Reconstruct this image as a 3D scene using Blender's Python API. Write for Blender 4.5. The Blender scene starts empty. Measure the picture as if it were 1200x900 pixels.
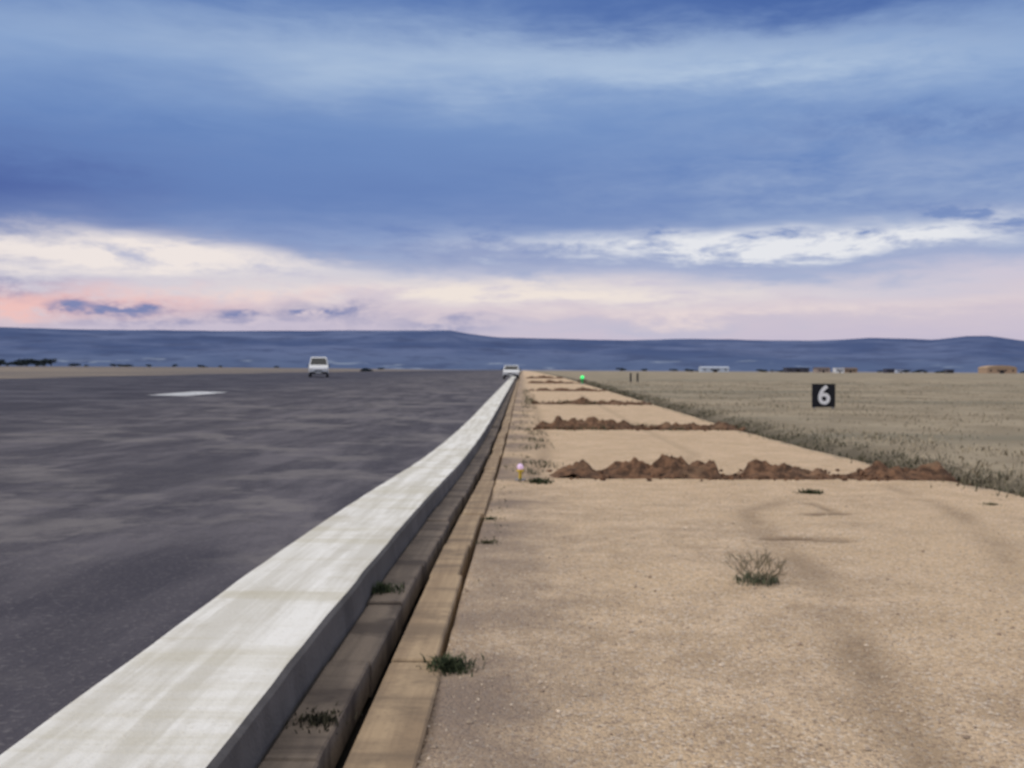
import bpy, bmesh, math, random
import numpy as np
from mathutils import Vector, Matrix, noise as mn
random.seed(7); rng=np.random.default_rng(7)
sc=bpy.context.scene
sc.view_settings.view_transform='Standard'; sc.view_settings.look='None'; sc.view_settings.exposure=0
CAMZ=1.3
# ---------------------------------------------------------------- terrain profile
TY=np.array([-30,-10,0,2.85,6.0,8.5,11,14.3,20,27,40,80,113,200,400,1000,9000.])
TZ=np.array([-1.02,-1.05,-1.08,-1.09,-1.105,-1.15,-1.215,-1.30,-1.375,-1.395,-1.34,-1.17,-1.03,-.9,-.8,-.8,-.8])+CAMZ
sl=np.diff(TZ)/np.diff(TY)
TM=np.concatenate([[sl[0]],(sl[:-1]*np.diff(TY)[1:]+sl[1:]*np.diff(TY)[:-1])/(np.diff(TY)[1:]+np.diff(TY)[:-1]),[sl[-1]]])
def P(y):
    y=min(max(y,-29.9),8999)
    i=int(np.searchsorted(TY,y,side='right'))-1; i=min(i,len(TY)-2)
    h=TY[i+1]-TY[i]; t=(y-TY[i])/h
    return float((2*t**3-3*t*t+1)*TZ[i]+(t**3-2*t*t+t)*h*TM[i]+(-2*t**3+3*t*t)*TZ[i+1]+(t**3-t*t)*h*TM[i+1])
XE=-1.455; XR=-0.835; RWL=-47.0
def ss(a,b,x):
    t=min(max((x-a)/(b-a),0),1); return t*t*(3-2*t)
def runz(x,y):
    d=XE-x
    if d<0: d=0
    return P(y)+0.016*min(d,22)-0.014*max(0,d-22)
def nz(x,y,s,o=0): return mn.noise(Vector((x*s+o,y*s-o,o*.37)))
def track(x,y):
    v=0
    def near(pts,w):
        best=9
        for (a,b),(c,d) in zip(pts[:-1],pts[1:]):
            vx,vy=c-a,d-b; t=max(0,min(1,((x-a)*vx+(y-b)*vy)/(vx*vx+vy*vy)))
            best=min(best,math.hypot(x-a-t*vx,y-b-t*vy))
        return math.exp(-(best/w)**2)
    br=max(.15,.75+1.1*nz(x,y,.7,31)+.4*nz(x,y,3,11))
    v=max(v,near([(1.30,2.5),(1.38,3.7),(1.57,4.8),(1.85,6.3),(1.95,8.2),(2.2,10),(3.0,11.2),(4,11.6)],.13)*.85*br)
    v=max(v,near([(2.6,5),(3.1,6.4),(3.6,7.7),(4.3,10.2),(4.6,13)],.13)*.6*br)
    v=max(v,near([(1.95,8.1),(2.2,8.15),(2.5,8.0)],.09)*1.7)
    v=max(v,near([(2.75,9.7),(3.1,9.85)],.09)*1.6)
    v=max(v,near([(3.0,10.8),(3.05,9.7)],.06)*1.0)
    v=max(v,near([(.2,14.5),(.5,20),(.6,60)],.15)*.5)
    v=max(v,near([(2.3,15),(3.2,19),(3.4,60)],.12)*.35)
    return v
def grz(x,y,fine=True):
    p=P(y)
    if x<RWL-.5:
        z=runz(RWL,y)-.04
        z+=ss(-55,-160,x)*ss(120,420,y)*1.1
        return z+ (.1*nz(x,y,.05))*ss(-50,-80,x)
    if x<-.345: return p-.5
    z=p-.175
    if fine:
        z+=.014*nz(x,y,1.3)+.007*nz(x,y,5,3)-.018*track(x,y)
    z+= -.16*math.exp(-((x-6.25)/.3)**2)
    if x>6.4: z+=ss(6.4,7.5,x)*.06+.07*nz(x,y,.15,5)*ss(7,12,x)
    return z
# ---------------------------------------------------------------- helpers
def mkobj(name,verts,faces,mat=None,smooth=False,parent=None,edges=[]):
    me=bpy.data.meshes.new(name); me.from_pydata(verts,edges,faces); me.update()
    ob=bpy.data.objects.new(name,me); sc.collection.objects.link(ob)
    if mat: me.materials.append(mat)
    if smooth:
        for p in me.polygons: p.use_smooth=True
    if parent: ob.parent=parent
    return ob
def empty(name,loc=(0,0,0),rz=0):
    e=bpy.data.objects.new(name,None); sc.collection.objects.link(e); e.location=loc; e.rotation_euler[2]=rz
    e.empty_display_size=.2
    return e
def grid(name,xs,ys,zf,mat,attr=None,smooth=True):
    V=[(x,y,zf(x,y)) for y in ys for x in xs]; nx=len(xs)
    F=[(j*nx+i,j*nx+i+1,(j+1)*nx+i+1,(j+1)*nx+i) for j in range(len(ys)-1) for i in range(nx-1)]
    ob=mkobj(name,V,F,mat,smooth)
    if attr:
        a=ob.data.attributes.new('wear','FLOAT','POINT')
        a.data.foreach_set('value',[attr(v[0],v[1]) for v in V])
    return ob
def frange(a,b,s):
    n=max(1,int(round((b-a)/s))); return [a+(b-a)*i/n for i in range(n)]
class NT:
    def __init__(s,tree): s.t=tree; s.n=tree.nodes; s.l=tree.links
    def node(s,ty,**kw):
        n=s.n.new(ty)
        for k,v in kw.items(): setattr(n,k,v)
        return n
    def put(s,sock,v):
        if isinstance(v,bpy.types.NodeSocket): s.l.new(v,sock)
        elif isinstance(v,(tuple,list)) and len(v)==3 and sock.type=='RGBA': sock.default_value=(*v,1)
        else: sock.default_value=v
    def m(s,op,a,b=0.0,c=0.0,clamp=False):
        n=s.node('ShaderNodeMath',operation=op,use_clamp=clamp)
        s.put(n.inputs[0],a); s.put(n.inputs[1],b); s.put(n.inputs[2],c); return n.outputs[0]
    def mix(s,f,a,b,mode='MIX'):
        n=s.node('ShaderNodeMix',data_type='RGBA',blend_type=mode)
        s.put(n.inputs[0],f); s.put(n.inputs[6],a); s.put(n.inputs[7],b); return n.outputs[2]
    def noise(s,vec,scale,detail=4,rough=.55,dist=0):
        n=s.node('ShaderNodeTexNoise'); s.put(n.inputs['Vector'],vec)
        n.inputs['Scale'].default_value=scale; n.inputs['Detail'].default_value=detail
        n.inputs['Roughness'].default_value=rough; n.inputs['Distortion'].default_value=dist
        return n.outputs['Fac']
    def rng(s,v,a,b,c=0,d=1,smooth=True):
        n=s.node('ShaderNodeMapRange',interpolation_type='SMOOTHSTEP' if smooth else 'LINEAR')
        s.put(n.inputs[0],v)
        for i,q in enumerate((a,b,c,d)): n.inputs[i+1].default_value=q
        return n.outputs[0]
    def vec(s,x,y,z):
        n=s.node('ShaderNodeCombineXYZ')
        for i,q in enumerate((x,y,z)): s.put(n.inputs[i],q)
        return n.outputs[0]
    def scale(s,v,xyz):
        n=s.node('ShaderNodeVectorMath',operation='MULTIPLY'); s.put(n.inputs[0],v); n.inputs[1].default_value=xyz; return n.outputs[0]
def newmat(name):
    m=bpy.data.materials.new(name); m.use_nodes=True; t=NT(m.node_tree)
    b=m.node_tree.nodes['Principled BSDF']; b.inputs['Specular IOR Level'].default_value=.25; b.inputs['Roughness'].default_value=.85
    return m,t,b
def simple(name,col,rough=.7,var=.15,scale=6,metal=0,spec=.3,bump=0):
    m,t,b=newmat(name)
    pos=t.node('ShaderNodeTexCoord').outputs['Object']
    n=t.noise(pos,scale,5)
    c=t.mix(n,tuple(x*(1-var) for x in col),tuple(min(1,x*(1+var)) for x in col))
    t.put(b.inputs['Base Color'],c); b.inputs['Roughness'].default_value=rough; b.inputs['Metallic'].default_value=metal
    b.inputs['Specular IOR Level'].default_value=spec
    return m
def bumpto(t,b,h,dist,strength=.7):
    bn=t.node('ShaderNodeBump'); bn.inputs['Strength'].default_value=strength; bn.inputs['Distance'].default_value=dist
    t.put(bn.inputs['Height'],h); t.put(b.inputs['Normal'],bn.outputs[0])
# ---------------------------------------------------------------- materials
def mat_ground():
    m,t,b=newmat('ground_mat')
    pos=t.node('ShaderNodeNewGeometry').outputs['Position']
    sep=t.node('ShaderNodeSeparateXYZ'); t.put(sep.inputs[0],pos); X,Y=sep.outputs[0],sep.outputs[1]
    at=t.node('ShaderNodeAttribute',attribute_name='wear').outputs['Fac']
    nL=t.noise(pos,.45,3,.6); nM=t.noise(pos,2.2,4,.65); nF=t.noise(pos,30,2,.7)
    vor=t.node('ShaderNodeTexVoronoi'); t.put(vor.inputs['Vector'],pos); vor.inputs['Scale'].default_value=75
    near=t.mix(t.rng(nM,.35,.68),(.46,.34,.225),(.68,.515,.35))
    near=t.mix(t.rng(nL,.38,.62,0,.8),near,(.66,.49,.315))
    far=t.mix(t.rng(nM,.3,.7),(.58,.42,.26),(.73,.54,.355))
    g=t.mix(t.rng(Y,7,15),near,far)
    sepc=t.node('ShaderNodeSeparateColor'); t.put(sepc.inputs[0],vor.outputs['Color'])
    g=t.mix(t.rng(sepc.outputs[0],.66,.95,0,.6),g,(.23,.17,.14))
    g=t.mix(t.rng(sepc.outputs[1],.75,.97,0,.55),g,(.80,.71,.60))
    g=t.mix(t.rng(nF,.52,.72,0,.45),g,(.30,.215,.155))
    le=t.rng(t.m('ADD',X,t.m('MULTIPLY',nM,1.1)),1.25,.2,0,.85)
    g=t.mix(t.m('MULTIPLY',le,t.rng(nL,.35,.58,.15,1)),g,(.21,.165,.14))
    g=t.mix(t.m('MULTIPLY',at,t.rng(nM,.3,.6,.3,.8),clamp=True),g,(.21,.15,.10))
    f=t.mix(t.rng(t.noise(pos,.25,4,.6),.35,.65),(.285,.235,.165),(.43,.36,.26))
    f=t.mix(t.rng(nF,.4,.7,0,.5),f,(.19,.165,.115))
    stretch=t.scale(pos,(.03,.12,0)); f=t.mix(t.rng(t.noise(stretch,1,4,.6),.46,.64,0,.75),f,(.215,.195,.145))
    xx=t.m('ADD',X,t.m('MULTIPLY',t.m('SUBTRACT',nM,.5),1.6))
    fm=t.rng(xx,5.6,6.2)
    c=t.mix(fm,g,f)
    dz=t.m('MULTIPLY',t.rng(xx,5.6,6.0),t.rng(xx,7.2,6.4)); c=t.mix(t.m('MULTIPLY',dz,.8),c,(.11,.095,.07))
    lf=t.rng(X,-20,-48); c=t.mix(lf,c,t.mix(t.rng(t.noise(stretch,.4,2,.6),.4,.6),(.13,.12,.125),(.27,.225,.18)))
    c=t.mix(t.rng(Y,350,1600,0,.9,),c,(.14,.175,.28))  # aerial haze put into the colour: far ground fades to blue-grey
    t.put(b.inputs['Base Color'],c); b.inputs['Roughness'].default_value=.95; b.inputs['Specular IOR Level'].default_value=.1
    bumpto(t,b,t.m('ADD',t.m('MULTIPLY',nF,.7),t.m('MULTIPLY',vor.outputs['Distance'],-.5)),.022,.8)
    return m
def mat_asphalt():
    m,t,b=newmat('asphalt_mat')
    pos=t.node('ShaderNodeNewGeometry').outputs['Position']
    sep=t.node('ShaderNodeSeparateXYZ'); t.put(sep.inputs[0],pos); X,Y=sep.outputs[0],sep.outputs[1]
    n1=t.noise(t.scale(pos,(1.3,.22,0)),1,6,.70,.3); n2=t.noise(t.scale(pos,(.30,.34,0)),1,6,.70,.2)
    nf=t.noise(pos,38,2,.7); n3=t.noise(pos,1.7,5,.72); n4=t.noise(t.scale(pos,(.35,.09,0)),1.7,4,.65)
    c=t.mix(t.rng(n1,.38,.62),(.060,.056,.070),(.135,.124,.138))
    c=t.mix(t.rng(n2,.50,.58,0,.8),c,(.185,.170,.172))
    c=t.mix(t.rng(n4,.48,.62,0,.6),c,(.055,.052,.066))
    c=t.mix(t.rng(n3,.48,.66,0,.6),c,(.080,.074,.086))
    # rectangular repair patches laid in the surface
    vp=t.node('ShaderNodeTexVoronoi',distance='CHEBYCHEV'); t.put(vp.inputs['Vector'],t.scale(pos,(.30,.11,0))); vp.inputs['Scale'].default_value=1
    sv=t.node('ShaderNodeSeparateColor'); t.put(sv.inputs[0],vp.outputs['Color'])
    c=t.mix(t.m('MULTIPLY',t.rng(sv.outputs[0],.72,.76,0,.45),t.rng(vp.outputs['Distance'],.33,.27)),c,(.040,.038,.052))
    c=t.mix(t.m('MULTIPLY',t.rng(sv.outputs[1],.76,.80,0,.4),t.rng(vp.outputs['Distance'],.33,.27)),c,(.19,.175,.175))
    c=t.mix(t.rng(t.m('ADD',X,t.m('MULTIPLY',n4,5)),-4,-16,0,.78),c,t.mix(t.rng(n2,.4,.6),(.024,.025,.042),(.072,.071,.095)))
    c=t.mix(t.rng(nf,.52,.75,0,.45),c,(.22,.205,.21))
    t.put(b.inputs['Base Color'],c); b.inputs['Roughness'].default_value=.9; b.inputs['Specular IOR Level'].default_value=.15
    bumpto(t,b,nf,.01,.7)
    return m
def mat_concrete(name,a,bc,dirt,dark=.35,bands=None):
    m,t,b=newmat(name)
    pos=t.node('ShaderNodeNewGeometry').outputs['Position']
    n1=t.noise(t.scale(pos,(7,.35,1)),1,4,.65,.2); n2=t.noise(pos,2.6,4,.68); nf=t.noise(pos,50,2,.7)
    n4=t.noise(t.scale(pos,(.35,3.2,1)),1,4,.65)
    c=t.mix(t.rng(n1,.38,.62),a,bc)
    c=t.mix(t.rng(n2,.48,.72,0,dark),c,dirt)
    c=t.mix(t.rng(n4,.46,.66,0,dark*.9),c,bands or dirt)
    c=t.mix(t.rng(nf,.56,.75,0,.4),c,dirt)
    t.put(b.inputs['Base Color'],c); b.inputs['Roughness'].default_value=.85
    bumpto(t,b,nf,.006,.6)
    return m
def attrmat(name,rough=.9):
    m,t,b=newmat(name)
    a=t.node('ShaderNodeAttribute',attribute_name='Col').outputs['Color']
    t.put(b.inputs['Base Color'],a); b.inputs['Roughness'].default_value=rough; b.inputs['Specular IOR Level'].default_value=.1
    return m
def mat_dirt():
    m,t,b=newmat('dirt_mat')
    pos=t.node('ShaderNodeNewGeometry').outputs['Position']
    n=t.noise(pos,7,4,.7); n2=t.noise(pos,1.1,3,.6)
    c=t.mix(t.rng(n,.35,.68),(.07,.042,.028),(.235,.13,.076))
    c=t.mix(t.rng(n2,.5,.7,0,.6),c,(.32,.21,.13))
    t.put(b.inputs['Base Color'],c); b.inputs['Roughness'].default_value=1; bumpto(t,b,n,.05,1)
    return m
def mat_hill():
    m,t,b=newmat('hill_mat')
    pos=t.node('ShaderNodeNewGeometry').outputs['Position']
    sep=t.node('ShaderNodeSeparateXYZ'); t.put(sep.inputs[0],pos); Z=sep.outputs[2]
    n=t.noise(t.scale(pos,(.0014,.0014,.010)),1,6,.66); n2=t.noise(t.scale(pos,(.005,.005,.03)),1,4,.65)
    c=t.mix(t.rng(n,.38,.62),(.072,.105,.215),(.132,.17,.295))  # blue distance haze painted into the hills' base colour
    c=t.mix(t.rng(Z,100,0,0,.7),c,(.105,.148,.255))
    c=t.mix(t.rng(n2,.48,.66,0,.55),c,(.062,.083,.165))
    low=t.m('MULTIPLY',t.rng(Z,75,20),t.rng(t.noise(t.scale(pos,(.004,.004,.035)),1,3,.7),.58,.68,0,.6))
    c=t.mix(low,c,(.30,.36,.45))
    t.put(b.inputs['Base Color'],c); b.inputs['Roughness'].default_value=1; b.inputs['Specular IOR Level'].default_value=0
    return m
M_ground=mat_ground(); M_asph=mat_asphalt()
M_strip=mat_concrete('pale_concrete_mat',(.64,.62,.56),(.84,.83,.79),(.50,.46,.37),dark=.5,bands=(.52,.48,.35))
M_face=mat_concrete('kerb_face_mat',(.10,.095,.095),(.15,.14,.14),(.06,.055,.055),dark=.6)  # same kerb concrete, shade of its side facing away from sun painted in
M_slab=mat_concrete('drain_slab_mat',(.30,.215,.135),(.44,.325,.205),(.17,.125,.085),dark=.8)
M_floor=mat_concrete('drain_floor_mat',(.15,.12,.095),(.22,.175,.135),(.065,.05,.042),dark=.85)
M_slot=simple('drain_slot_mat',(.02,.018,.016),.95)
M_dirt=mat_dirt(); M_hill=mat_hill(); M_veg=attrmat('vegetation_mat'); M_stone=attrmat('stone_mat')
M_white=simple('white_paint_mat',(.78,.79,.80),.35,.04,3,spec=.5)
M_black=simple('black_panel_mat',(.012,.012,.016),.5,.2)
M_glass=simple('dark_glass_mat',(.02,.025,.03),.12,.1,spec=.6)
M_rubber=simple('rubber_mat',(.02,.02,.02),.9)
M_steel=simple('steel_mat',(.35,.35,.36),.45,.1,metal=.6)
M_lens=simple('lamp_lens_mat',(.6,.6,.58),.2,.05,spec=.6)
M_red=simple('tail_lamp_mat',(.4,.02,.02),.3)
M_yel=simple('yellow_paint_mat',(.65,.45,.06),.5)
M_mark=mat_concrete('marking_mat',(.50,.52,.54),(.74,.75,.77),(.20,.20,.22),dark=.7)
# ---------------------------------------------------------------- ground sheet
xs=[-7000,-4500,-2800,-1600,-900,-500,-320,-220,-160,-120,-90,-70,-58,-50,RWL-.6,RWL-.4,-30,-10,-3,-.9,-.36,-.335]+frange(-.30,6.9,.09)+frange(6.9,14,.35)+[14,17,21,26,32,40,50,65,85,110,150,200,280,400,600,900,1500,2600,4500,7000]
ys=[-30,-20,-10,-5,-2,0,1]+frange(1.5,16,.09)+frange(16,32,.25)+frange(32,60,.8)+frange(60,130,2.5)+[130,140,155,175,200,240,300,370,450,550,700,900,1200,1700,2500,3600,5000,7000]
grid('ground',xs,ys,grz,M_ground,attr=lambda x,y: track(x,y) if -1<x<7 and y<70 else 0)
YS=[-30,-15,-6]+frange(-2,30,.5)+frange(30,130,2)+[130,140,155,175,200,240,300,370,450,550,700,900,1200]
rx=[RWL,-40,-34,-28,XE-22,-20,-16,-12,-8,-5,-3,-2,XE+.06]
rw=grid('runway',rx,YS,lambda x,y:runz(x,y)-(0.006 if x>XE-.01 else 0),M_asph)
def marking(x0,x1,y0,y1):
    yy=sorted(set([y0]+[q for q in YS if y0<q<y1]+[y1]))
    xx=sorted(set([x0]+[q for q in rx if x0<q<x1]+[x1]))
    V=[(x,y,runz(x,y)+.012) for y in yy for x in xx]; n=len(xx)
    return V,[(j*n+i,j*n+i+1,(j+1)*n+i+1,(j+1)*n+i) for j in range(len(yy)-1) for i in range(n-1)]
V,F=marking(-15.1,-13.5,41,47); mkobj('runway_marking',V,F,M_mark)
# ---------------------------------------------------------------- concrete edge strip (runway kerb)
V=[];F=[];fm=[]
ysk=[-30,-15,-6]+frange(-2,30,.25)+frange(30,130,2)+[130,140,155,175,200,240,300,370,450,550,700,900]
for y in ysk:
    p=P(y); w=.008*nz(0,y,1.1,9)+.005*nz(0,y,3.3,2); w2=.012*nz(0,y,1.4,19)
    V+=[(XE+w2,y,p-.02),(XE+w2,y,p+.004),(XR-.02+w,y,p+.003),(XR+w,y,p-.012),(XR+.015+w,y,p-.13),(XR+.017+w,y,p-.30)]
for j in range(len(ysk)-1):
    for i in range(5):
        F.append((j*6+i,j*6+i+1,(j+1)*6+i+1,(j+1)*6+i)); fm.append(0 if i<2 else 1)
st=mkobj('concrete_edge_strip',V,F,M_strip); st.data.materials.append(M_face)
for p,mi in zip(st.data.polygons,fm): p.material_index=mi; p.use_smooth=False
# ---------------------------------------------------------------- drain channel
V=[];F=[];fm=[]
def slabbox(x0,x1,y0,y1,dz,th,mi,jx=0):
    b=len(V); c=.008
    ja=random.uniform(-.008,.008) if y0<30 else 0
    for (yy,e) in ((y0,0),(y0+c,1),(y1-c,1),(y1,0)):
        p=P(yy)+dz-(0 if e else c)
        V.extend([(x0+jx,yy,p-th),(x0+jx,yy,p-c),(x0+c+jx,yy,p),(x1-c+jx+ja,yy,p),(x1+jx+ja,yy,p-c),(x1+jx+ja,yy,p-th)])
    for j in range(3):
        for i in range(5): F.append((b+j*6+i,b+j*6+i+1,b+(j+1)*6+i+1,b+(j+1)*6+i)); fm.append(mi)
    F.append((b,b+1,b+2,b+3,b+4,b+5)); fm.append(mi); F.append((b+18,b+19,b+20,b+21,b+22,b+23)[::-1]); fm.append(mi)
y=1.0
while y<160:
    L_=1.1 if y<30 else 3.0
    if y<30:
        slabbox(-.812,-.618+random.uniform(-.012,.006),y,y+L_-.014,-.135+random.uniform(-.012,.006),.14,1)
    else: slabbox(-.812,-.618,y,y+L_-.01,-.135,.14,1)
    y+=L_
y=.6
while y<160:
    L_=random.choice([1.25,1.25,1.9]) if y<30 else 3.0
    if y<4.38 and y+L_>4.38: L_=4.38-y
    k=1 if y<30 else .3
    slabbox(-.555+random.uniform(-.012,.016)*k,(-.312 if y<4.3 else -.36)+random.uniform(-.025,.015)*k,y,y+L_-.016,-.158+random.uniform(-.01,.008)*k,.2,0)
    y+=L_
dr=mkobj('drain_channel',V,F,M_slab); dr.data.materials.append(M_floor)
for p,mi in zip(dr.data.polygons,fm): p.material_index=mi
yy=[-6]+frange(-2,30,1)+frange(30,170,5)
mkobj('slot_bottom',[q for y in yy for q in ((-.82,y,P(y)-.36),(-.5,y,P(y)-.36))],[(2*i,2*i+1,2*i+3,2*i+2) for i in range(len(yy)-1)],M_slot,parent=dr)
# ---------------------------------------------------------------- blades / vegetation
def blades(name,base,h,w,lean,cols,parent=None,mat=None):
    n=len(base); base=np.asarray(base); h=np.asarray(h)[:,None]; w=np.asarray(w)[:,None]
    a=rng.uniform(0,2*np.pi,n); out=np.stack([np.cos(a),np.sin(a),np.zeros(n)],1)
    b2=a+rng.uniform(.8,2.2,n); side=np.stack([np.cos(b2),np.sin(b2),np.zeros(n)],1)
    ln=(rng.uniform(.2,1,n)*np.asarray(lean))[:,None]
    mid=base+out*ln*h*.4+np.array([0,0,1])*h*.55
    tip=base+out*ln*h*1.0+np.array([0,0,1])*h*(1-.25*ln)
    V=np.stack([base-side*w*.5,base+side*w*.5,mid+side*w*.38,mid-side*w*.38,tip],1).reshape(-1,3)
    me=bpy.data.meshes.new(name)
    F=[]
    for i in range(n): k=5*i; F+= [(k,k+1,k+2,k+3),(k+3,k+2,k+4)]
    me.from_pydata(V.tolist(),[],F); me.update()
    ca=me.color_attributes.new('Col','FLOAT_COLOR','POINT')
    c=np.concatenate([np.repeat(np.asarray(cols),5,axis=0),np.ones((n*5,1))],1)
    ca.data.foreach_set('color',c.ravel())
    me.materials.append(mat or M_veg)
    ob=bpy.data.objects.new(name,me); sc.collection.objects.link(ob)
    if parent: ob.parent=parent
    return ob
def colmix(n,a,b,j=.15):
    t=rng.uniform(0,1,(n,1)); c=np.array(a)*(1-t)+np.array(b)*t
    return c*rng.uniform(1-j,1+j,(n,1))
n=42000
u=rng.uniform(0,1,n)
Yg=9+ (u**1.5)*100; Xg=6.3+rng.uniform(0,1,n)**1.25*(Yg*.62)
clump=np.array([mn.noise(Vector((x*.55,y*.2,2.)))+.6*mn.noise(Vector((x*1.7,y*.9,5.))) for x,y in zip(Xg,Yg)])
keep=clump>rng.uniform(-.35,.45,n); Xg=Xg[keep];Yg=Yg[keep]; clump=clump[keep]
n=len(Xg); Bp=[(x,y,grz(x,y,False)-.01) for x,y in zip(Xg,Yg)]
gc=colmix(n,(.25,.21,.145),(.44,.37,.26)); dk=(rng.uniform(0,1,n)<.25)[:,None]; gc=np.where(dk,colmix(n,(.11,.10,.065),(.18,.16,.11)),gc)
blades('dry_grass',Bp,rng.uniform(.03,.11,n)*(1+clump*.6),rng.uniform(.008,.02,n)*(1+Yg/40),1.2,gc)
def weedline(name,x0,x1,y0,y1,n,h0,h1,ca,cb,thr=.0,s=.6,power=1.6):
    yy=y0+rng.uniform(0,1,n)**power*(y1-y0); xx=rng.normal((x0+x1)/2,(x1-x0)/3,n)
    k=np.array([mn.noise(Vector((x*s,y*s*.7,7.)))+.4*mn.noise(Vector((x*s*3,y*s*2.4,3.))) for x,y in zip(xx,yy)])
    m=k>thr+rng.uniform(-.25,.15,n); xx=xx[m];yy=yy[m];k=k[m]; n=len(xx)
    return blades(name,[(x,y,grz(x,y)-.01) for x,y in zip(xx,yy)],rng.uniform(h0,h1,n)*np.clip(1+k,.4,2),rng.uniform(.006,.016,n)*(1+yy/35),1.1,colmix(n,ca,cb,.3))
weedline('roadside_weeds',5.9,6.9,9.5,120,12500,.03,.12,(.035,.042,.027),(.18,.155,.10),-.06)
weedline('roadside_weeds',.0,.5,13.2,70,2600,.02,.09,(.04,.055,.03),(.17,.15,.10),.08,1.1)
weedline('gravel_edge_weeds',-.3,-.15,5,30,380,.01,.035,(.06,.07,.035),(.2,.17,.10),.12,1.6)
weedline('mound_weeds',.6,5.0,26.6,28.2,1500,.05,.16,(.04,.055,.03),(.13,.12,.07),.1,1.2,1)
weedline('mound_weeds',.6,5.0,44,46,900,.06,.2,(.04,.055,.03),(.13,.12,.07),.1,1.2,1)
def plant(name,x,y,r,h,n,ca,cb,w=.006,lean=1.2,z=None):
    a=rng.uniform(0,2*np.pi,n); q=np.abs(rng.normal(0,.5,n))*r
    bx=q*np.cos(a); by=q*np.sin(a); zz=grz(x,y) if z is None else z
    ob=blades(name,np.stack([bx,by,np.zeros(n)-.005],1),rng.uniform(.35,1,n)*h,rng.uniform(.6,1.3,n)*w,lean,colmix(n,ca,cb,.25))
    ob.location=(x,y,zz); return ob
GR=(.02,.03,.018),(.085,.10,.05)
def zch(y): return P(y)-.133
def shrub(name,x,y,r,h):
    root=empty(name,(x,y,grz(x,y)))
    V=[];Bq=[]
    def br(p,d,L,lev):
        q=p+d*L; Bq.append((p,q,.003 if lev==0 else .002))
        if lev<3:
            for _ in range(random.choice([2,3])):
                dd=(d+Vector((random.uniform(-.7,.7),random.uniform(-.7,.7),random.uniform(-.1,.5)))).normalized()
                br(p+d*L*random.uniform(.5,1),dd,L*random.uniform(.55,.8),lev+1)
    for i in range(18):
        a=random.uniform(0,6.28); d=Vector((math.cos(a)*random.uniform(.4,1.4),math.sin(a)*random.uniform(.4,1.4),random.uniform(.4,1))).normalized()
        br(Vector((random.uniform(-.05,.05),random.uniform(-.05,.05),0)),d,h*.48,0)
    F=[]
    for p,q,w in Bq:
        d=(q-p).normalized(); s=d.cross(Vector((.3,.5,.8))).normalized()*w; u=d.cross(s).normalized()*w; k=len(V)
        V+=[tuple(p+s),tuple(p-s*.5+u*.87),tuple(p-s*.5-u*.87),tuple(q)]
        F+=[(k,k+1,k+3),(k+1,k+2,k+3),(k+2,k,k+3)]
    mkobj('twigs',V,F,simple('twig_mat',(.20,.17,.11),.9,.3,20),parent=root)
    n=320; a=rng.uniform(0,6.28,n); q=rng.uniform(0,1,n)**.6*r*.75
    blades('leaves',np.stack([q*np.cos(a),q*np.sin(a),rng.uniform(-.005,.02,n)],1),rng.uniform(.015,.055,n),rng.uniform(.004,.008,n),1.4,colmix(n,(.04,.055,.035),(.14,.15,.09)),parent=root)
shrub('small_shrub',1.43,6.2,.19,.25)
plant('weed_plant',3.35,11.9,.17,.07,260,*GR,w=.012)
plant('weed_plant',-.30,4.3,.11,.075,520,*GR,w=.008)
plant('weed_plant',-.77,5.65,.10,.07,260,*GR,w=.008,z=zch(5.5))
plant('weed_plant',-.70,3.55,.11,.03,260,(.02,.02,.014),(.06,.055,.035),w=.008,z=zch(3.6))
plant('weed_plant',-.26,7.7,.11,.04,160,(.05,.055,.03),(.15,.13,.08),w=.008)
plant('weed_plant',-.27,9.2,.1,.04,120,*GR,w=.008)
plant('weed_plant',.22,13.1,.22,.09,360,*GR,w=.012)
plant('weed_plant',5.9,11.6,.3,.1,500,*GR,w=.014)
plant('weed_plant',4.9,10.7,.12,.04,100,*GR,w=.01)
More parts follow.
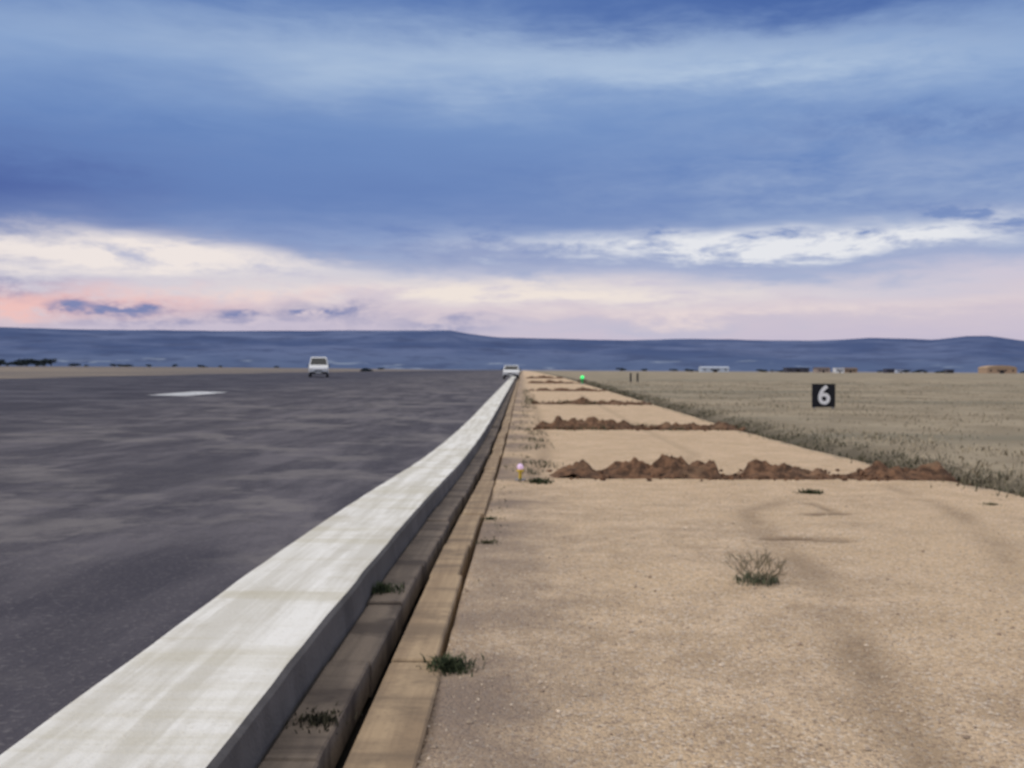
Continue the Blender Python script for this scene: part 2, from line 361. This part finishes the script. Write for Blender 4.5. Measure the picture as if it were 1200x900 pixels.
# ---------------------------------------------------------------- dirt mounds across the gravel
def mound(x0,x1,yc,wid,h,seed,gaps=()):
    st=.035 if yc<20 else (.06 if yc<35 else .12)
    xs_=frange(x0,x1,st)+[x1]; ys_=frange(yc-wid,yc+wid,st*.8)+[yc+wid]
    V=[]
    for y in ys_:
        for x in xs_:
            e=min(ss(x0,x0+.25,x),ss(x1,x1-.25,x))
            yo=yc+.12*nz(x,0,1.2,seed)
            s=max(0,1-abs(y-yo)/wid); env=.50+.85*nz(x,0,.9,seed+4)+.45*nz(x,0,2.7,seed+8)
            for g0,g1 in gaps: env*=1-.85*ss(g0-.12,g0,x)*ss(g1+.12,g1,x)
            env=max(env,.08)
            lump=1+.7*nz(x,y,4.5,seed)+.55*nz(x,y,11,seed)
            z=h*e*env*(s**.75)*lump+ .04*e*s*nz(x,y,18,seed)
            if s<=.02 or e<=0: z=-.04
            V.append((x,y,grz(x,y,False)+z-.006))
    n=len(xs_)
    F=[(j*n+i,j*n+i+1,(j+1)*n+i+1,(j+1)*n+i) for j in range(len(ys_)-1) for i in range(n-1)]
    ob=mkobj('dirt_mound',V,F,M_dirt,True)
    bm=bmesh.new()
    for k in range(int(170*(x1-x0)/5)):
        x=random.uniform(x0,x1); y=random.gauss(yc-wid*.6,wid*.45); r=random.uniform(.01,.045)*(1 if yc<20 else 1.5)
        mt=Matrix.Translation((x,y,grz(x,y,False)+r*.4+max(0,h*.35*(1-abs(y-yc)/wid))))@Matrix.Rotation(random.uniform(0,6),4,'Z')@Matrix.Diagonal((r,r*random.uniform(.6,1),r*random.uniform(.5,.9),1))
        g=bmesh.ops.create_icosphere(bm,subdivisions=1,radius=1,matrix=mt)
        for v in g['verts']: v.co+=Vector((random.uniform(-1,1),random.uniform(-1,1),random.uniform(-1,1)))*r*.2
    me=bpy.data.meshes.new('clods'); bm.to_mesh(me); bm.free(); me.materials.append(M_dirt)
    o=bpy.data.objects.new('clods',me); sc.collection.objects.link(o); o.parent=ob
mound(.35,6.0,14.2,.42,.28,1,gaps=((2.75,3.05),(4.25,4.5)))
mound(.3,5.9,27.5,.6,.22,11)
mound(.4,5.6,45,.8,.24,21)
mound(.4,5.6,68,1.0,.26,31)
mound(.5,5.4,96,1.2,.30,41)
mound(.5,5.4,135,1.5,.35,51)
# ---------------------------------------------------------------- loose gravel stones
n=15000; yy=2.3+rng.uniform(0,1,n)**1.5*11; xx=-.33+rng.uniform(0,1,n)*(yy*.55+.4)
r=np.clip(rng.lognormal(-5.6,.5,n),.0015,.016)
octv=np.array([(1,0,0),(-1,0,0),(0,1,0),(0,-1,0),(0,0,1),(0,0,-1)],float)
octf=[(0,2,4),(2,1,4),(1,3,4),(3,0,4),(2,0,5),(1,2,5),(3,1,5),(0,3,5)]
V=np.repeat(octv[None],n,0)*rng.uniform(.6,1.2,(n,6,1))
a=rng.uniform(0,6.28,n); R=np.stack([np.stack([np.cos(a),-np.sin(a)],1),np.stack([np.sin(a),np.cos(a)],1)],1)
V[:,:,:2]=np.einsum('nij,nkj->nki',R,V[:,:,:2]); V[:,:,2]*=.7; V*=r[:,None,None]
V+=np.stack([xx,yy,np.array([grz(x,y) for x,y in zip(xx,yy)])+r*.2],1)[:,None,:]
F=[tuple(6*i+k for k in f) for i in range(n) for f in octf]
gs=mkobj('gravel',V.reshape(-1,3).tolist(),F,M_stone)
ca=gs.data.color_attributes.new('Col','FLOAT_COLOR','POINT')
c=colmix(n,(.30,.22,.16),(.70,.58,.45),.22); ca.data.foreach_set('color',np.concatenate([np.repeat(c,6,0),np.ones((n*6,1))],1).ravel())
# ---------------------------------------------------------------- generic solid builders
def box(name,x0,x1,y0,y1,z0,z1,mat,parent,bev=0,taper=0):
    bm=bmesh.new()
    vs=[bm.verts.new(p) for p in [(x0,y0,z0),(x1,y0,z0),(x1,y1,z0),(x0,y1,z0),(x0+taper,y0+taper,z1),(x1-taper,y0+taper,z1),(x1-taper,y1-taper,z1),(x0+taper,y1-taper,z1)]]
    for f in [(0,3,2,1),(4,5,6,7),(0,1,5,4),(1,2,6,5),(2,3,7,6),(3,0,4,7)]: bm.faces.new([vs[i] for i in f])
    if bev: bmesh.ops.bevel(bm,geom=bm.edges[:],offset=bev,segments=2,affect='EDGES')
    me=bpy.data.meshes.new(name); bm.to_mesh(me); bm.free(); me.materials.append(mat)
    o=bpy.data.objects.new(name,me); sc.collection.objects.link(o); o.parent=parent; return o
def cyl(name,p,r,L,axis,mat,parent,r2=None,seg=20):
    bm=bmesh.new(); rot={'X':Matrix.Rotation(math.pi/2,4,'Y'),'Y':Matrix.Rotation(math.pi/2,4,'X'),'Z':Matrix.Identity(4)}[axis]
    bmesh.ops.create_cone(bm,cap_ends=True,segments=seg,radius1=r,radius2=r if r2 is None else r2,depth=L,matrix=Matrix.Translation(p)@rot)
    me=bpy.data.meshes.new(name); bm.to_mesh(me); bm.free(); me.materials.append(mat)
    o=bpy.data.objects.new(name,me); sc.collection.objects.link(o); o.parent=parent; return o
# ---------------------------------------------------------------- vehicles (front towards -Y)
def vehicle(name,loc,rz,prof,glassprof,W,rf,wheels,wr):
    root=empty(name,loc,rz)
    def loft(nm,pr,wf,mat,bev=.03):
        bm=bmesh.new(); L=[bm.verts.new((-wf(z),y,z)) for y,z in pr]; R=[bm.verts.new((wf(z),y,z)) for y,z in pr]
        n=len(pr)
        bm.faces.new(L); bm.faces.new(R[::-1])
        for i in range(n): bm.faces.new((L[i],R[i],R[(i+1)%n],L[(i+1)%n]))
        bmesh.ops.recalc_face_normals(bm,faces=bm.faces)
        if bev: bmesh.ops.bevel(bm,geom=bm.edges[:],offset=bev,segments=2,affect='EDGES')
        me=bpy.data.meshes.new(nm); bm.to_mesh(me); bm.free(); me.materials.append(mat)
        o=bpy.data.objects.new(nm,me); sc.collection.objects.link(o); o.parent=root; return o
    belt=rf
    wf=lambda z: W/2 if z<belt else W/2-(z-belt)*.22
    loft('body',prof,wf,M_white,.035)
    loft('windscreen',glassprof[0],lambda z:wf(z)-.09,M_glass,.0)
    loft('rear_window',glassprof[1],lambda z:wf(z)-.09,M_glass,.0)
    for gp in glassprof[2]:
        loft('side_windows',gp,lambda z:wf(z)+.006,M_glass,0)
    yf=min(p[0] for p in prof); yb=max(p[0] for p in prof)
    for wy in wheels:
        for sx in (-1,1):
            cyl('wheel',(sx*(W/2-.09),wy,wr),wr,.2,'X',M_rubber,root,seg=28); cyl('hub',(sx*(W/2+.012),wy,wr),wr*.55,.02,'X',M_steel,root)
            cyl('wheel_arch',(sx*(W/2-.05),wy,wr+.02),wr+.06,.106,'X',M_black,root,seg=28)
    box('front_bumper',-W/2+.04,W/2-.04,yf-.06,yf+.1,.28,.5,M_black,root,.02)
    box('rear_bumper',-W/2+.04,W/2-.04,yb-.1,yb+.05,.3,.5,M_black,root,.02)
    box('grille',-.38,.38,yf-.02,yf+.1,.56,.68,M_black,root,.01)
    box('number_plate',-.26,.26,yf-.075,yf-.05,.36,.46,M_lens,root)
    for sx in (-1,1):
        a,b_=sorted((sx*(W/2-.42),sx*(W/2-.08)))
        box('headlamp',a,b_,yf-.015,yf+.12,.6,.76,M_lens,root,.015)
        a,b_=sorted((sx*(W/2-.2),sx*(W/2-.06)))
        box('tail_lamp',a,b_,yb-.05,yb+.012,.7,1.05,M_red,root,.01)
        a,b_=sorted((sx*(W/2+.0),sx*(W/2+.17)))
        box('mirror',a,b_,yf+1.15,yf+1.25,.98,1.14,M_black,root,.02)
    return root
def vz(x,y): return runz(x,y)
van_prof=[(-2.1,.3),(2.1,.3),(2.1,1.0),(2.0,1.8),(1.85,1.9),(-.55,1.9),(-.75,1.84),(-1.35,1.12),(-2.0,.95),(-2.1,.8)]
van_glass=([(-1.34,1.16),(-1.30,1.16),(-.74,1.80),(-.81,1.80)],[(2.0,1.15),(2.09,1.15),(2.02,1.7),(1.94,1.7)],
  [[(-1.15,1.12),(-.25,1.12),(-.25,1.72),(-.7,1.72)],[(-.17,1.12),(.75,1.12),(.75,1.72),(-.17,1.72)],[(.83,1.12),(1.85,1.12),(1.8,1.72),(.83,1.72)]])
vehicle('white_van',(-19.5,98,vz(-19.5,98)),.18,van_prof,van_glass,1.78,1.1,(-1.35,1.35),.32)
car_prof=[(-2.0,.28),(2.0,.28),(2.03,.85),(1.85,1.0),(1.3,1.42),(1.1,1.47),(-.35,1.47),(-.5,1.42),(-1.05,.98),(-1.9,.82),(-2.0,.7)]
car_glass=([(-1.06,1.01),(-1.02,1.01),(-.46,1.42),(-.54,1.40)],[(1.75,1.06),(1.82,1.05),(1.36,1.40),(1.30,1.38)],
  [[(-.9,.98),(.1,.98),(.1,1.36),(-.42,1.36)],[(.18,.98),(1.5,.98),(1.15,1.36),(.18,1.36)]])
vehicle('white_car',(-1.2,112,vz(-1.7,112)+.005),0,car_prof,car_glass,1.7,.96,(-1.25,1.25),.3)
# ---------------------------------------------------------------- distance sign "6"
sy=39; sx=11.45; sz=grz(sx,sy,False)
sign=empty('distance_marker_sign',(sx,sy,sz),math.radians(4))
box('panel',-.44,.44,-.04,.06,.06,.92,M_black,sign,.012)
box('frame_top',-.46,.46,-.055,.075,.923,.95,M_black,sign)
for s in (-.36,.36): box('leg',s-.03,s+.03,-.02,.03,-.1,.058,M_steel,sign)
fc=bpy.data.curves.new('numeral_6','FONT'); fc.body='6'; fc.size=1.0; fc.align_x='CENTER'; fc.align_y='CENTER'; fc.extrude=.004; fc.offset=.022
fo=bpy.data.objects.new('numeral_6',fc); sc.collection.objects.link(fo); fo.parent=sign; fo.location=(0,-.048,.49); fo.rotation_euler=(math.radians(90),0,0)
fc.materials.append(simple('sign_white_mat',(.85,.85,.85),.5,.03))
# ---------------------------------------------------------------- runway edge lights
def emis(name,col,st):
    m,t,b=newmat(name); b.inputs['Base Color'].default_value=(*col,1); b.inputs['Emission Color'].default_value=(*col,1); b.inputs['Emission Strength'].default_value=st; b.inputs['Roughness'].default_value=.2
    return m
def dome(name,p,r,mat,parent,sz=1):
    bm=bmesh.new(); bmesh.ops.create_uvsphere(bm,u_segments=16,v_segments=10,radius=r,matrix=Matrix.Translation(p)@Matrix.Diagonal((1,1,sz,1)))
    me=bpy.data.meshes.new(name); bm.to_mesh(me); bm.free(); me.materials.append(mat)
    for q in me.polygons: q.use_smooth=True
    o=bpy.data.objects.new(name,me); sc.collection.objects.link(o); o.parent=parent
def edgelight(x,y,s,glassmat,stem):
    r=empty('runway_edge_light',(x,y,grz(x,y)))
    cyl('base_plate',(0,0,.008*s),.07*s,.016*s,'Z',M_steel,r); cyl('stem',(0,0,.07*s),.022*s,.11*s,'Z',stem,r)
    cyl('collar',(0,0,.13*s),.05*s,.03*s,'Z',stem,r,r2=.042*s); dome('glass_dome',(0,0,.17*s),.042*s,glassmat,r,1.15)
edgelight(-.02,13.4,1.0,emis('pink_glass_mat',(.7,.5,.7),.35),M_yel)
edgelight(5.4,92,3.6,emis('green_lamp_mat',(.05,.9,.2),1.2),simple('green_paint_mat',(.05,.4,.12)))
for (x,y) in ((11.0,104),(11.7,104)):
    r=empty('marker_post',(x,y,grz(x,y,False))); cyl('post',(0,0,.42),.09,.84,'Z',M_black,r,seg=12); cyl('cap',(0,0,.87),.1,.05,'Z',M_black,r,seg=12)
# ---------------------------------------------------------------- distant buildings
def building(name,x,y,w,d,h,wc,rc,roof='gable',rz=0):
    z=grz(x,y,False); root=empty(name,(x,y,z-.1),rz)
    wm=simple(name+'_wall',wc,.8,.1,.5); rm=simple(name+'_roof',rc,.8,.15,.5)
    box('walls',-w/2,w/2,-d/2,d/2,0,h,wm,root)
    if roof=='gable':
        rh=h*.3; o=.3
        V=[(-w/2-o,-d/2-o,h+.003),(w/2+o,-d/2-o,h+.003),(w/2+o,d/2+o,h+.003),(-w/2-o,d/2+o,h+.003),(-w/2-o,0,h+rh),(w/2+o,0,h+rh)]
        mkobj('roof',V,[(0,1,5,4),(2,3,4,5),(0,4,3),(1,2,5),(0,3,2,1)],rm,parent=root)
    elif roof=='arch':
        n=12;V=[]
        for i in range(n+1):
            a=math.pi*i/n; V+=[(-math.cos(a)*(w/2+.2),-d/2-.2,h+.003+math.sin(a)*h*.6),(-math.cos(a)*(w/2+.2),d/2+.2,h+.003+math.sin(a)*h*.6)]
        F=[(2*i,2*i+1,2*i+3,2*i+2) for i in range(n)]+[tuple(range(0,2*n+2,2)),tuple(range(1,2*n+2,2))[::-1]]
        mkobj('roof',V,F,rm,parent=root)
    else: box('roof',-w/2-.2,w/2+.2,-d/2-.2,d/2+.2,h+.003,h+.3,rm,root)
    box('door',-w*.08,w*.08,-d/2-.06,-d/2-.004,0,h*.7,M_black,root)
    k=max(2,int(w/4))
    for i in range(k):
        xx=-w/2+w*(i+.5)/k
        if abs(xx)>w*.12: box('window',xx-.5,xx+.5,-d/2-.05,-d/2-.004,h*.4,h*.75,M_glass,root)
building('white_warehouse',112,600,16,9,2.6,(.5,.56,.64),(.48,.53,.62),'gable')
building('dark_shed',160,600,13,8,2.6,(.06,.06,.08),(.05,.05,.07),'flat')
building('farm_building',172,590,8,7,2.4,(.35,.28,.24),(.12,.09,.08),'gable')
building('white_shed',180,585,5,5,2.6,(.75,.76,.78),(.6,.62,.66),'flat')
building('farm_building',189,595,8,7,2.4,(.30,.22,.16),(.16,.12,.1),'gable')
building('dark_shed',214,600,5,5,2.2,(.07,.07,.1),(.06,.06,.08),'flat')
building('white_shed',235,640,6,5,1.8,(.5,.55,.65),(.4,.45,.55),'flat')
building('dark_shed',249,600,4,4,2.0,(.08,.08,.1),(.06,.06,.08),'flat')
building('hangar',277,600,17,12,3.0,(.42,.29,.19),(.40,.28,.18),'arch')
building('brick_house',-292,520,9,7,3.2,(.30,.13,.1),(.2,.08,.06),'gable')
def trees(name,items):
    V=[];F=[];C=[]
    for (x,y,h,r) in items:
        z0=grz(x,y,False)
        k=len(V)
        for i in range(6):
            a=i*math.pi/3; V.append((x+.22*math.cos(a),y+.22*math.sin(a),z0)); V.append((x+.08*math.cos(a),y+.08*math.sin(a),z0+h*.7)); C+=[(.05,.04,.03)]*2
        for i in range(6): j=(i+1)%6; F.append((k+2*i,k+2*j,k+2*j+1,k+2*i+1))
        cl=[(random.gauss(0,.4)*r,random.gauss(0,.4)*r,h*random.uniform(.4,.85)) for _ in range(7)]
        for _ in range(260):
            c=random.choice(cl); p=Vector((x+c[0]+random.gauss(0,.25)*r,y+c[1]+random.gauss(0,.25)*r,z0+min(h,max(h*.15,c[2]+random.gauss(0,.12)*h))))
            s=random.uniform(.12,.32)*r*.5; a=Vector((random.gauss(0,1),random.gauss(0,1),random.gauss(0,1))).normalized(); b=a.orthogonal().normalized(); q=a.cross(b); k=len(V)
            V+=[tuple(p+b*s),tuple(p+q*s),tuple(p-b*s),tuple(p-q*s)]; F.append((k,k+1,k+2,k+3)); g=random.uniform(.6,1.4); C+=[(.036*g,.048*g,.052*g)]*4
    o=mkobj(name,V,F,M_veg); ca=o.data.color_attributes.new('Col','FLOAT_COLOR','POINT'); ca.data.foreach_set('color',[q for c in C for q in (*c,1)])
trees('distant_trees',[(-300+random.uniform(-14,44),540+random.uniform(-15,30),random.uniform(2.6,4.8),random.uniform(2.4,4)) for _ in range(26)])
trees('distant_trees',[(random.uniform(292,340),590+random.uniform(-10,30),random.uniform(3.5,6),random.uniform(2,3.4)) for _ in range(14)])
trees('distant_bushes',[(-46+random.uniform(-3,3),300+random.uniform(-4,4),random.uniform(1.2,1.8),1.2) for _ in range(4)]+[(random.uniform(60,330),random.uniform(620,760),random.uniform(1.0,2.0),random.uniform(1.5,3)) for _ in range(30)]+[(random.uniform(-330,-70),random.uniform(450,700),random.uniform(.8,1.6),random.uniform(1.2,2.5)) for _ in range(20)])
# ---------------------------------------------------------------- hills
HP=[(-2400,30),(-1200,36),(-600,41),(-400,42),(-250,43),(-110,46),(-85,46.5),(-60,42),(-30,38),(20,36.5),(120,35),(200,36),(330,34.5),(390,37),(430,35.5),(455,34.5),(490,38.5),(510,38.5),(545,33),(590,28.5),(700,26),(900,30),(2400,28)]
hx=[p[0] for p in HP]; hv=[p[1] for p in HP]
V=[];N=1080
rows=[(4300,0),(4500,.2),(4700,.3),(4950,.45),(5200,.55),(5500,.75),(5800,.9),(6100,1.0),(6400,.9)]
for k,(R,f) in enumerate(rows):
    for i in range(N+1):
        az=math.radians(-180+360*i/N); u=az*1200
        hp=np.interp(u,hx,hv); h=hp/1200*6100*f
        x,y=R*math.sin(az),R*math.cos(az)
        h+= (26*mn.fractal(Vector((x*.0013,y*.0013,k*.3)),.9,2,5))*(min(f,1-f)*2+.25)
        V.append((x,y,h+1.0-(4 if k==0 else 0)))
F=[(k*(N+1)+i,k*(N+1)+i+1,(k+1)*(N+1)+i+1,(k+1)*(N+1)+i) for k in range(len(rows)-1) for i in range(N)]
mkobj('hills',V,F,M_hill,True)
# ---------------------------------------------------------------- world
SEL=math.radians(30); SAZ=math.radians(-112)
w=bpy.data.worlds.new('World'); sc.world=w; w.use_nodes=True; t=NT(w.node_tree)
w.cycles.sampling_method='MANUAL'; w.cycles.sample_map_resolution=256
bg=w.node_tree.nodes['Background']; bg.inputs['Strength'].default_value=.1
sky=t.node('ShaderNodeTexSky'); sky.sky_type='NISHITA'; sky.sun_disc=False; sky.sun_elevation=SEL; sky.sun_rotation=SAZ
d=t.node('ShaderNodeTexCoord').outputs['Generated']
sp=t.node('ShaderNodeSeparateXYZ'); t.put(sp.inputs[0],d)
U=t.m('MULTIPLY',t.m('ARCTAN2',sp.outputs[0],sp.outputs[1]),12.0)
Vv=t.m('MULTIPLY',t.m('ARCSINE',sp.outputs[2]),12.0)
def nuv(su,sv,detail=5,rough=.55,o=0,dist=0):
    return t.noise(t.vec(t.m('MULTIPLY',U,su),t.m('MULTIPLY',Vv,sv),o),1,detail,rough,dist)
na=nuv(.26,1.3,4,.6,1.0); nb=nuv(.8,3.2,5,.66,7.0,.3); nd=nuv(2.2,5.0,5,.68,21.0,.2)
Vw=t.m('ADD',t.m('ADD',Vv,.17),t.m('ADD',t.m('MULTIPLY',t.m('SUBTRACT',na,.5),.75),t.m('MULTIPLY',t.m('SUBTRACT',nb,.5),.5)))
Uw=t.m('ADD',U,t.m('MULTIPLY',t.m('SUBTRACT',nb,.5),1.4))
def L(r,g,b):
    f=lambda c:((c/255+.055)/1.055)**2.4 if c>10 else c/255/12.92
    return (f(r),f(g),f(b))
ramp=t.node('ShaderNodeValToRGB'); t.put(ramp.inputs[0],t.m('DIVIDE',Vw,20.0))
stops=[(0,L(190,184,204)),(.45,L(200,190,208)),(.8,L(212,198,208)),(1.1,L(205,198,214)),(1.35,L(170,178,208)),(1.6,L(120,141,190)),(2.2,L(108,136,189)),(2.9,L(116,146,196)),(3.5,L(134,162,205)),(4.3,L(92,124,182)),(5.5,L(135,150,188)),(8.5,(.84,.82,.82)),(18.8,(1.22,1.16,1.08))]
cr=ramp.color_ramp
while len(cr.elements)<len(stops): cr.elements.new(.5)
for e,(p,c) in zip(cr.elements,stops): e.position=max(0,p/20); e.color=(*c,1)
col=ramp.outputs[0]
def B(c,x,y,sx,sy,k,nse=None,a=.35,b=.65):
    global col
    u,v=(x-612)/100,(433-y)/100
    q=t.m('EXPONENT',t.m('MULTIPLY',t.m('ADD',t.m('POWER',t.m('ABSOLUTE',t.m('MULTIPLY_ADD',Uw,100/sx,-u*100/sx)),2),t.m('POWER',t.m('ABSOLUTE',t.m('MULTIPLY_ADD',Vw,100/sy,-v*100/sy)),2)),-1.0))
    f=t.m('MULTIPLY',q,k)
    if nse is not None: f=t.m('MULTIPLY',f,t.rng(nse,a,b,smooth=False))
    col=t.mix(t.m('MINIMUM',f,1.0),col,L(*c))
B((174,194,220),560,68,480,38,1.0,na,.2,.6)
B((180,199,223),880,76,260,26,.9,nb)
B((74,104,166),1000,6,420,32,1.1)
B((96,127,184),200,150,350,60,.6,nb,.3,.6)
B((78,100,162),10,225,190,48,1.0)
B((98,124,180),520,205,300,40,.65,na,.35,.6)
B((154,172,206),1050,215,300,75,.9,nb,.3,.65)
B((96,124,180),1080,150,200,22,.6,nd,.35,.6)
B((150,168,206),420,258,280,18,.7,nb)
B((230,231,236),930,268,290,14,1.4,nb,.38,.56)
B((240,230,226),150,292,290,18,1.2,nb,.22,.48)
B((240,228,220),600,322,330,17,1.1,nb,.28,.53)
B((243,196,190),80,348,170,18,1.3,nd,.30,.55)
B((240,214,208),300,330,120,10,.8,nd,.35,.6)
B((234,218,216),900,348,300,11,.9,nb,.35,.6)
B((178,182,208),880,368,400,9,.8,na,.35,.6)
for (x,y,sx_,sy_,k) in ((165,356,48,10,1.4),(112,350,20,8,1.1),(375,358,52,12,1.3),(285,362,30,9,1.0),(30,325,60,18,.8),(230,376,160,7,.6),(520,366,60,7,.6)):
    B((126,134,178),x,y,sx_,sy_,k,nd,.38,.56)
mulc=t.node('ShaderNodeVectorMath',operation='SCALE'); t.put(mulc.inputs[0],col); mulc.inputs['Scale'].default_value=10
fin=t.mix(.97,sky.outputs[0],mulc.outputs[0])
t.put(bg.inputs['Color'],fin)
# sun
s=Vector((math.sin(SAZ)*math.cos(SEL),math.cos(SAZ)*math.cos(SEL),math.sin(SEL)))
ld=bpy.data.lights.new('sun','SUN'); ld.energy=1.25; ld.angle=math.radians(14); ld.color=(1,.93,.84)
lo=bpy.data.objects.new('sun',ld); sc.collection.objects.link(lo); lo.rotation_euler=s.to_track_quat('Z','Y').to_euler(); lo.location=(-20,-10,30)
# ---------------------------------------------------------------- camera
cd=bpy.data.cameras.new('camera'); cam=bpy.data.objects.new('camera',cd); sc.collection.objects.link(cam)
cd.sensor_width=36; cd.lens=36; cd.clip_end=20000; cd.clip_start=.05
cam.matrix_world=Matrix.Translation((0,0,CAMZ))@Matrix.Rotation(math.radians(.57),4,'Z')@Matrix.Rotation(math.radians(90-.81),4,'X')@Matrix.Rotation(math.radians(.29),4,'Z')
cd.dof.use_dof=True; cd.dof.focus_distance=.5; cd.dof.aperture_fstop=25.0
sc.camera=cam
